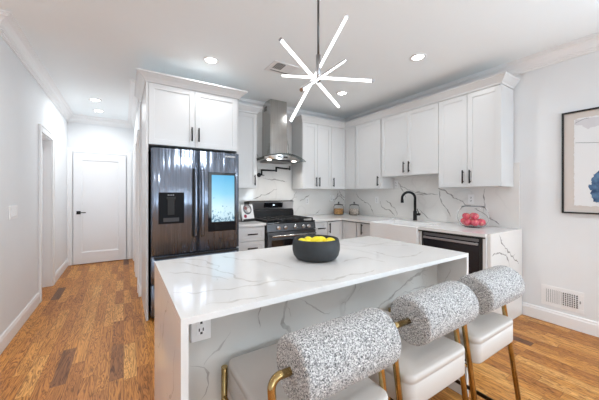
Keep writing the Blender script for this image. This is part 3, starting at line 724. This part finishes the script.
def outlet(label, loc, rz, depth=.006, h=.115, two=True, group='wall outlets', big=1, w=.07):
    t = thing('power_outlet', label, 'outlet', loc, rz, group)
    mk('cover_plate', box(nbm(), -w/2, w/2, -depth, 0, -h/2, h/2), M['plastic'], t, .002)
    mk('receptacle', box(nbm(), -.0165, .0165, -depth-.002, -depth-.0002, -.034, .034), M['trim'], t, .001)
    b = nbm()
    for z in (-.019, .019):
        for x in (-.0075, .0065): box(b, x-.002, x+.002, -depth-.0028, -depth-.002, z-.002, z+.009)
        box(b, -.004, .004, -depth-.0028, -depth-.002, z-.013, z-.005)
    mk('slots', b, M['slot'], t); return t
outlet('white duplex outlet box on the island panel under the countertop', (.243, 1.0795, .805), 0, .025)
outlet('white outlet on the backsplash right beside the range', (2.705, 3.9745, 1.163), 0)
o1 = outlet('white outlet with a plugged-in charger above the left storage jar', (3.255, 3.9745, 1.21), 0)
mk('plug', box(nbm(), -.02, .03, -.05, -.0086, -.02, .05), M['plastic'], o1, .004)
outlet('white outlet on the backsplash left of the faucet', (3.5975, 3.19, 1.185), R90)
outlet('white outlet on the backsplash behind the glass bowl of apples', (3.5975, 1.70, 1.225), R90)
outlet('white outlet on the backsplash right beneath the short cabinet above the sink', (3.5975, 2.80, 1.44), R90)

# light switch plate on the left wall
t = thing('light_switch', 'white three-gang light switch plate on the left wall', 'light switch', (XL+.0005, 3.50, 1.125), PI/2)
mk('cover_plate', box(nbm(), -.10, .10, -.009, 0, -.06, .06), M['plastic'], t, .002)
for x in (-.055, 0, .055): mk('rocker', box(nbm(), x-.018, x+.018, -.016, -.0093, -.036, .036), M['trim'], t, .002)

# ------------------------------------------------------------------ bar stools
WS, LR, RR, ZP, ZS = .41, .365, .091, .805, .655
def roll_mesh():
    b = nbm(); n, k = 110, 90; prof = []
    ch = .014
    for i in range(14): prof.append((-LR/2, (RR-ch)*i/14))
    for i in range(9):
        a = PI/2*i/8; prof.append((-LR/2+ch-ch*math.cos(a), RR-ch+ch*math.sin(a)))
    for i in range(1, 60): prof.append((-LR/2+ch+(LR-2*ch)*i/60, RR))
    prof = prof + [(-x, r) for x, r in prof[::-1]][0:] if False else prof
    full = prof + [(-x, r) for x, r in prof[:23][::-1]]
    rings = []
    for x, r in full:
        if r < 1e-6: rings.append([b.verts.new((x, 0, 0))]); continue
        rg = []
        for j in range(n):
            a = 2*PI*j/n; p = Vector((x, r*math.cos(a), r*math.sin(a)))
            nn = Vector((0, math.cos(a), math.sin(a))) if abs(x) < LR/2-ch else Vector((math.copysign(1, x), .0, 0)) if r < RR-ch else Vector((math.copysign(.7, x), .7*math.cos(a), .7*math.sin(a)))
            p += nn*(noise.noise(p*150)*.0022 + noise.noise(p*260)*.0014)
            rg.append(b.verts.new(p))
        rings.append(rg)
    for a, c in zip(rings, rings[1:]):
        for j in range(n):
            j2 = (j+1) % n
            if len(a) == 1: f = b.faces.new((a[0], c[j], c[j2]))
            elif len(c) == 1: f = b.faces.new((a[j], c[0], a[j2]))
            else: f = b.faces.new((a[j], c[j], c[j2], a[j2]))
            f.smooth = True
    return b
def cushion_mesh(w, y0, y1, z0, z1, r, e=.014):
    """rounded-corner seat pad with a soft edge"""
    def outline(ins):
        pts = []; rr = max(.006, r-ins)
        for cx, cy, a0 in ((w/2-r, y1-r, 0), (-w/2+r, y1-r, PI/2), (-w/2+r, y0+r, PI), (w/2-r, y0+r, 3*PI/2)):
            for i in range(9):
                a = a0+PI/2*i/8; pts.append((cx+rr*math.cos(a), cy+rr*math.sin(a)))
        return pts
    b = nbm(); rings = []
    lv = [(e, z0), (e*.3, z0+e*.3), (0, z0+e), (0, z1-.030), (.003, z1-.027), (0, z1-.024), (0, z1-e), (e*.3, z1-e*.3), (e, z1), (e*2.5, z1+.003), (.10, z1+.006)]
    for ins, z in lv: rings.append([b.verts.new((x, y, z)) for x, y in outline(min(ins, r-.006) if ins < .05 else r-.006)])
    # innermost loop pulled in towards centre
    for v in rings[-1]: v.co.x *= .6; v.co.y = (v.co.y-(y0+y1)/2)*.6+(y0+y1)/2
    for a, c in zip(rings, rings[1:]):
        m_ = len(a)
        for j in range(m_): f = b.faces.new((a[j], a[(j+1)%m_], c[(j+1)%m_], c[j])); f.smooth = True
    b.faces.new(rings[0][::-1]); b.faces.new(rings[-1])
    return b
def make_stool(label, loc, rz):
    t = thing('bar_stool', label, 'bar stool', loc, rz, 'bar stools along the island')
    st = mk('seat', cushion_mesh(.392, -.07, .405, .532, ZS-.006, .035, .010), M['leather'], t)
    mk('seat_base', cushion_mesh(.34, .0, .37, .516, .533, .04, .004), M['bronze'], t)
    r = mk('back_roll', roll_mesh(), M['boucle'], t, recalc=True); r.location = (0, 0, ZP)
    K = .14; rt = .0115
    for s in (-1, 1):
        X = s*WS/2
        pin_in = s*.07
        pts = [Vector((pin_in, 0, ZP)), Vector((X-s*.028, 0, ZP))]
        pts += [Vector((X-s*.028*math.cos(a), -.028*math.sin(0), ZP-.028+.028*math.cos(PI/2-a)))*1 for a in ()]
        for i in range(1, 8):
            a = PI/2*i/7; pts.append(Vector((X-s*.028+s*.028*math.sin(a), -K*.028*(1-math.cos(a)), ZP-.028*(1-math.cos(a)))))
        pts.append(Vector((X, -K*(ZP-.012), .012)))
        b = nbm(); tube(b, pts, rt, 14); mk('rear_leg', b, M['gold'], t)
        b = nbm(); tube(b, [(X, .395, .625), (X, .40, .012)], rt, 14); tube(b, [(X, .395, .625), (X, .395, .628)], rt+.001, 14); mk('front_leg', b, M['gold'], t)
        b = nbm()
        tube(b, [(X, .392, .518), (X, -K*(ZP-.518)+.0, .518)], .007, 8)
        mk('side_rail', b, M['gold'], t)
        b = nbm(); box(b, X-.006, X+.006, -K*(ZP-.15)+.008, .392, .138, .158); mk('stretcher', b, M['bronze'], t, .002)
        for y in (.30, .03): mk('bracket', box(nbm(), *sorted((s*.16, X-s*.008)), y, y+.02, .512, .524), M['gold'], t)
        for y in (-K*(ZP-.012), .40): mk('foot', lathe(nbm(), [(0, .001), (.014, .001), (.014, .013), (0, .013)], (X, y, 0), 14), M['blackmatte'], t)
    b = nbm(); tube(b, [(-WS/2+.01, .40, .26), (WS/2-.01, .40, .26)], .0105, 12); mk('footrest', b, M['gold'], t)
    return t
s1 = make_stool('nearest bar stool, its grey boucle back roll largest in front at left', (.532, .65, 0), 0)
for c in s1.children:
    if c.name.startswith('back_roll'): c.location.x = .037
s2 = copy_tree(s1); s2.location = (1.03, .662, 0); s2['label'] = 'middle bar stool of the three at the island'
s3 = copy_tree(s1); s3.location = (1.509, .662, 0); s3['label'] = 'bar stool at the right end of the island, farthest from the camera'
for st_, dx in ((s2, .074), (s3, .086)):
    for c in st_.children:
        if c.name.startswith('back_roll'): c.location.x = dx

# ------------------------------------------------------------------ island bowl with lemons
t = thing('fruit_bowl', 'round charcoal ceramic bowl of lemons on the island countertop', 'bowl', (.945, 1.295, .9155))
b = nbm(); lathe(b, [(0, 0), (.098, 0), (.115, .006), (.130, .025), (.138, .055), (.138, .085), (.131, .116), (.127, .1195), (.122, .117), (.127, .085), (.126, .055), (.115, .028), (.09, .014), (0, .012)], n=64)
mk('bowl_body', b, M['bowl'], t)
def lemon_bm():
    b = nbm(); prof = []
    for i in range(17):
        a = PI*i/16; z = -.036*math.cos(a); r = .0275*math.sin(a)**.85
        if i in (0, 16): r = 0; z *= 1.14
        prof.append((r, z))
    return lathe(b, prof, n=24)
lem = [(-.086, -.03, 'at the left edge'), (-.038, -.083, 'front left'), (.036, -.083, 'front right'), (.086, -.025, 'at the right edge'), (.07, .045, 'back right'), (.0, .078, 'at the back'), (-.065, .05, 'back left'), (0, -.005, 'in the middle on top')]
l0 = None
bx, by = .945, 1.295
for i, (x, y, nm) in enumerate(lem):
    o = mk('lemon', lemon_bm(), M['lemon']) if l0 is None else l0.copy()
    if l0 is None: l0 = o
    else: C.objects.link(o)
    top = i == 7
    o.location = (bx+x, by+y, .9155+(.102 if top else .090)); o.rotation_euler = (PI/2+random.uniform(-.2, .2), random.uniform(-.2, .2), random.uniform(0, 3))
    tag(o, 'yellow lemon %s of the charcoal bowl' % nm, 'lemon', 'lemons in the charcoal bowl')
for i, (x, y) in enumerate([(-.04, .03), (.04, .03), (0, -.04)]):
    o = l0.copy(); C.objects.link(o); o.location = (bx+x, by+y, .9155+.042); o.rotation_euler = (PI/2, 0, i*1.1)
    tag(o, 'lemon buried under the others in the charcoal bowl', 'lemon', 'lemons in the charcoal bowl')

# glass bowl with apples
gx, gy = 3.33, 1.555
t = thing('glass_bowl', 'round clear glass bowl of red apples on the worktop end', 'bowl', (gx, gy, CZ1+.0005))
b = nbm(); lathe(b, [(0, 0), (.085, 0), (.12, .02), (.15, .07), (.158, .12), (.147, .17), (.118, .215), (.112, .232), (.107, .232), (.113, .213), (.142, .168), (.152, .12), (.144, .072), (.116, .026), (.08, .008), (0, .008)], n=56)
mk('bowl_body', b, M['glass'], t)
mk('rim', lathe(nbm(), [(.106, .2325), (.1145, .2325), (.1145, .238), (.106, .238), (.106, .2325)], n=48), mat('rim_grey', (.30, .30, .30), .3, .6), t)
def apple_bm():
    b = nbm(); prof = []
    for i in range(21):
        a = PI*i/20; r = .041*math.sin(a)*(1-.10*math.cos(a)); z = -.037*math.cos(a)
        if i >= 17: z -= .010*((i-16)/4)**2
        if i <= 2: z += .006*((3-i)/3)**2
        prof.append((max(0, r) if 0 < i < 20 else 0, z))
    return lathe(b, prof, n=28)
ap = [(-.030, .080, .057, 'at the left'), (-.082, .022, .054, 'front left, low'), (-.068, -.052, .056, 'front right, low'), (.0, -.086, .058, 'at the right'), (.066, -.046, .056, 'back right, low'), (.05, .058, .056, 'back left, low'), (-.002, .0, .052, 'in the middle, low'), (-.055, .045, .122, 'left of centre on top'), (-.045, -.040, .124, 'right of centre on top'), (.030, .005, .122, 'at the back on top')]
a0 = None
for x, y, z, nm in ap:
    if a0 is None:
        a0 = thing('apple', '', 'apple'); mk('flesh', apple_bm(), M['apple'], a0)
        sb = nbm(); tube(sb, [(0, 0, .024), (.004, 0, .042)], .0018, 6); mk('stem', sb, M['stem'], a0); o = a0
    else: o = copy_tree(a0)
    o.location = (gx+x, gy+y, CZ1+z); o.rotation_euler = (random.uniform(-.7, .7), random.uniform(-.7, .7), random.uniform(0, 6))
    tag(o, 'red apple %s in the clear glass bowl' % nm, 'apple', 'apples in the glass bowl')

# storage jars
M['jar_lid'] = mat('jar_lid', (.10, .10, .10), .3, .7)
for x, y, col, ds_, lb in ((3.23, 3.745, (.50, .27, .10), 'amber-brown', 'left'), (3.42, 3.55, (.60, .52, .45), 'pale beige', 'right')):
    t = thing('storage_jar', 'clear glass storage jar of %s dry goods, %s of the two by the corner' % (ds_, lb), 'jar', (x, y, CZ1+.0005), 0, 'storage jars in the corner')
    mk('jar_body', lathe(nbm(), [(0, 0), (.082, 0), (.09, .008), (.09, .145), (.078, .162), (.078, .177), (.074, .177), (.074, .160), (.086, .142), (.086, .012), (0, .006)], n=40), M['glass'], t)
    ld = mk('lid', lathe(nbm(), [(0, .200), (.02, .198), (.05, .190), (.084, .180), (.084, .1775), (0, .1775)], n=40), M['jar_lid'], t)
    mk('knob', lathe(nbm(), [(0, .232), (.012, .230), (.016, .222), (.01, .210), (.008, .199), (0, .199)], n=20), M['jar_lid'], ld)
    m = mat('dry_goods', col, .8); n = noise_n(m, coords(m), 70, 3); r = ramp(m, [(.35, tuple(c*.55 for c in col)), (.6, tuple(min(1, c*1.25) for c in col))]); L(m, n, r.inputs[0]); L(m, r.outputs[0], bsdf(m).inputs['Base Color']); bump(m, n, .6, .01)
    o = mk('dry_goods', lathe(nbm(), [(0, .013), (.083, .013), (.084, .018), (.084, .10), (.07, .108), (0, .112)], n=40), m)
    o.location = (x, y, CZ1+.0005); tag(o, '%s dry goods filling the %s glass jar' % (ds_, lb), 'dry goods', None, 'stuff')

# cookbook on an easel left of the range
t = thing('book_stand', 'small black easel on the worktop left of the range', 'book stand', (1.425, 3.55, CZ1+.0005), .30)
b = nbm(); box(b, -.10, .10, -.05, .055, 0, .012); box(b, -.10, .10, -.055, -.045, 0, .035); box(b, -.075, -.06, .03, .045, .012, .15); box(b, .06, .075, .03, .045, .012, .15); box(b, -.075, .075, .03, .045, .15, .162)
mk('frame', b, M['blackmatte'], t)
t = thing('cookbook', 'white cookbook with round dish photo leaning on the black easel by the range', 'book', (1.425, 3.55, CZ1+.016), .30)
cv = nbm(); box(cv, -.10, .10, -.011, .011, 0, .215)
c_ = mk('cover', cv, mat('book_cover', (.84, .84, .84), .35), t, .002); c_.location = (0, -.028, .0); c_.rotation_euler = (-.24, 0, 0)
def disc(bm_, x, z, r, y, n=28, sx=1):
    f = bm_.faces.new([bm_.verts.new((x+sx*r*math.cos(2*PI*i/n), y, z+r*math.sin(2*PI*i/n))) for i in range(n)])
    e_ = bmesh.ops.extrude_face_region(bm_, geom=[f]); bmesh.ops.translate(bm_, verts=[v for v in e_['geom'] if isinstance(v, bmesh.types.BMVert)], vec=(0, -.0006, 0))
for args, col in (((.0, .15, .072, -.0115), (.10, .10, .11)), ((-.0, .15, .052, -.0122), (.42, .40, .40)), ((.022, .135, .03, -.0129), (.75, .74, .72)), ((-.03, .165, .024, -.0129), (.25, .08, .08)), ((-.05, .055, .024, -.0115), (.33, .03, .07))):
    bb = nbm(); disc(bb, *args); mk('printed_picture', bb, mat('print', col, .5), c_)

# ------------------------------------------------------------------ wall picture
t = thing('framed_picture', 'black-framed abstract print in white, beige and blue on the right wall', 'picture', (XR-.001, .485, 1.588), R90)
w2, h2 = .385, .483
b = nbm(); f = .014
box(b, -w2, -w2+f, -.028, 0, -h2, h2); box(b, w2-f, w2, -.028, 0, -h2, h2); box(b, -w2+f, w2-f, -.028, 0, -h2, -h2+f); box(b, -w2+f, w2-f, -.028, 0, h2-f, h2)
mk('frame', b, M['blackmatte'], t, .001)
mk('mat_board', box(nbm(), -w2+f, w2-f, -.012, -.002, -h2+f, h2-f), mat('linen_mat', (.66, .61, .57), .8), t)
def ragged(x0, x1, z0, z1, y, m, name, seed, amp=.006, parent=t, step=.012):
    b = nbm(); pts = []
    def run(p, q):
        n = max(2, int(((q[0]-p[0])**2+(q[1]-p[1])**2)**.5/step))
        for i in range(n):
            u = i/n; x = p[0]+(q[0]-p[0])*u; z = p[1]+(q[1]-p[1])*u
            pts.append((x+noise.noise((x*60, z*60, seed))*amp*1.6, z+noise.noise((z*60, x*60, seed+9))*amp*1.6))
    c4 = [(x0, z0), (x1, z0), (x1, z1), (x0, z1)]
    for i in range(4): run(c4[i], c4[(i+1)%4])
    f_ = b.faces.new([b.verts.new((x, y, z)) for x, z in pts])
    e_ = bmesh.ops.extrude_face_region(b, geom=[f_]); bmesh.ops.translate(b, verts=[v for v in e_['geom'] if isinstance(v, bmesh.types.BMVert)], vec=(0, -.0015, 0))
    return mk(name, b, m, parent)
ragged(-.30, .30, -.41, .41, -.013, mat('deckle_paper', (.80, .81, .82), .8), 'art_paper', 1)
def blob(pts, y, m, name, amp=.01, seed=3):
    b = nbm(); out = []
    for (a, c) in zip(pts, pts[1:]+pts[:1]):
        for i in range(10):
            u = i/10; x = a[0]+(c[0]-a[0])*u; z = a[1]+(c[1]-a[1])*u
            out.append((x+noise.noise((x*45, z*45, seed))*amp, z+noise.noise((z*45, x*45, seed+5))*amp))
    f_ = b.faces.new([b.verts.new((x, y, z)) for x, z in out])
    e_ = bmesh.ops.extrude_face_region(b, geom=[f_]); bmesh.ops.translate(b, verts=[v for v in e_['geom'] if isinstance(v, bmesh.types.BMVert)], vec=(0, -.0006, 0))
    return mk(name, b, m, t)
mb = mat('blue_wash', (.05, .11, .22), .7); nn_ = noise_n(mb, coords(mb), 22, 4); rr_ = ramp(mb, [(.35, (.03, .07, .16)), (.65, (.12, .23, .38))]); L(mb, nn_, rr_.inputs[0]); L(mb, rr_.outputs[0], bsdf(mb).inputs['Base Color'])
blob([(-.18, -.35), (-.10, -.39), (.1, -.38), (.2, -.2), (.12, 0.04), (-.04, .02), (-.15, -.10), (-.19, -.20)], -.0155, mb, 'blue_shape', .03)
blob([(-.30, .40), (-.05, .40), (-.07, .33), (-.2, .30), (-.3, .36)], -.0155, mat('grey_wash', (.66, .65, .67), .8), 'grey_shape', .02)
b = nbm(); tube(b, [(-.29, .17, 0)[:1]+(-.0155, .185), (-.15, -.0155, .165), (0, -.0155, .13), (.2, -.0155, .12), (.29, -.0155, .14)], .0016, 6); mk('ink_line', b, mat('ink', (.12, .13, .15), .7), t)
b = nbm(); tube(b, [(-.295, -.0155, .37), (-.24, -.0155, .395), (-.2, -.0155, .40)], .0016, 6); mk('ink_line', b, mat('ink', (.12, .13, .15), .7), t)

# wall register
t = thing('wall_register', 'white metal air register low on the right wall above the baseboard', 'air vent', (XR-.001, .876, .268), R90)
w2, h2 = .155, .10
b = nbm(); box(b, -w2, w2, -.004, 0, -h2, -.066); box(b, -w2, w2, -.004, 0, .066, h2); box(b, -w2, -.125, -.004, 0, -.066, .066); box(b, .115, w2, -.004, 0, -.066, .066); box(b, -.012, .0, -.004, 0, -.066, .066)
mk('face_plate', b, M['trim'], t, .001)
mk('duct_shadow', box(nbm(), -.125, .115, -.001, -.0002, -.066, .066), mat('duct_grey', (.10, .10, .10), .8), t)
b = nbm()
for i in range(8): box(b, -.124+i*.0142, -.1135+i*.0142, -.006, -.002, -.066, .066)
mk('louvre', b, M['plastic'], t)
b = nbm()
for i in range(7): box(b, .004+i*.0155, .009+i*.0155, -.010, -.002, -.066, .066)
for i in range(8): box(b, .0, .115, -.005, -.002, -.066+i*.018, -.061+i*.018)
mk('grid', b, M['plastic'], t)
mk('damper_lever', box(nbm(), .128, .136, -.012, -.0042, -.01, .014), M['lip'], t)

# ------------------------------------------------------------------ ceiling fixtures
def downlight(label, x, y, power=14):
    t = thing('recessed_downlight', label, 'ceiling light', (x, y, ZC), 0, 'recessed ceiling downlights')
    mk('trim_ring', lathe(nbm(), [(.055, -.0005), (.082, -.0005), (.084, -.004), (.078, -.009), (.060, -.009), (.055, -.005), (.055, -.0005)], n=40), M['trim'], t)
    mk('lens', lathe(nbm(), [(0, -.005), (.0545, -.005)], n=32), M['lamp'], t)
    l = bpy.data.lights.new('downlight', 'AREA'); l.shape = 'DISK'; l.size = .11; l.energy = power*.30; l.color = (.95, .98, 1); l.spread = 2.8
    o = bpy.data.objects.new('downlight_glow', l); C.objects.link(o); o.parent = t; o.location = (0, 0, -.012)
downlight('recessed downlight in the ceiling above the refrigerator', .781, 2.957, 9)
downlight('recessed downlight in front of the sink wall cabinets, the rightmost', 2.571, 1.733)
downlight('recessed downlight near the far kitchen corner', 2.591, 2.932, 9)
downlight('hall downlight nearer the kitchen', -.36, 5.15, 18)
downlight('hall downlight nearer the end door', -.36, 5.80, 10)
for x, y in ((.8, -.6), (2.4, -1.9), (-.9, -1.7), (-1.9, 2.2), (-.35, 2.1)):
    downlight('unseen recessed downlight over the living area', x, y, 22 if y == 2.1 else 14)  # out of view; the stronger one is added to brighten the left wall
t = thing('ceiling_vent', 'square white ceiling air diffuser with dark slots left of the pendant', 'air vent', (1.50, 2.72, ZC), 0)
mk('frame', box(nbm(), -.15, .15, -.13, .13, -.008, -.0005), M['trim'], t, .003)
b = nbm()
for i in range(5): box(b, -.10+i*.022, -.088+i*.022, -.10, .03, -.0095, -.0082)
box(b, -.10, .13, .075, .088, -.0095, -.0082); box(b, -.10, .0, -.105, -.095, -.0095, -.0082)
mk('slots', b, M['slot'], t)

# pendant
t = thing('sputnik_pendant', 'starburst pendant of crossing white LED bars hanging over the island', 'pendant light', (.967, 1.303, ZC))
M['nickel'] = mat('brushed_nickel', (.42, .42, .43), .3, 1)
mk('canopy', lathe(nbm(), [(0, -.03), (.055, -.03), (.06, -.024), (.06, -.0005), (0, -.0005)], n=36), M['nickel'], t)
b = nbm(); tube(b, [(0, 0, -.03), (0, 0, -.64)], .0065, 12); mk('rod', b, mat('dark_nickel', (.12, .12, .12), .3, .9), t)
b = nbm(); tube(b, [(0, 0, -.60), (0, 0, -.76)], .014, 14); mk('hub', b, M['nickel'], t)
bars = [((1.076, 1.175, 2.31), (.853, 1.437, 1.729)), ((.672, 1.232, 2.082), (1.236, 1.429, 1.883)), ((.90, 1.62, 2.09), (1.076, .976, 1.871)), ((.745, 1.146, 1.81), (1.293, 1.433, 2.218))]
T0 = Vector((.967, 1.303, ZC))
for a, c in bars:
    a = Vector(a)-T0; c = Vector(c)-T0; d = (c-a).normalized(); L_ = (c-a).length
    up = Vector((0, 0, 1)); s = d.cross(up).normalized(); u = s.cross(d).normalized()
    b = nbm()
    def prism(bm_, p, q, pr):
        A = [bm_.verts.new(p+s*x+u*z) for x, z in pr]; B = [bm_.verts.new(q+s*x+u*z) for x, z in pr]; n = len(pr)
        for j in range(n): bm_.faces.new((A[j], A[(j+1)%n], B[(j+1)%n], B[j]))
        bm_.faces.new(A[::-1]); bm_.faces.new(B)
    R = .0088
    prism(b, a+d*.006, c-d*.006, [(R*math.cos(x), R*math.sin(x)) for x in [PI*.12+PI*.76*i/8 for i in range(9)]])
    bar = mk('light_bar', b, M['nickel'], t)
    b = nbm(); prism(b, a+d*.0065, c-d*.0065, [(R*math.cos(x), R*math.sin(x)) for x in [PI*.89+PI*1.22*i/14 for i in range(15)]])
    mk('diffuser', b, M['led'], bar)
    b = nbm()
    for e0, e1 in ((a, a+d*.006), (c-d*.006, c)): prism(b, e0, e1, [((R+.001)*math.cos(2*PI*i/16), (R+.001)*math.sin(2*PI*i/16)) for i in range(16)])
    mk('end_cap', b, M['nickel'], bar)
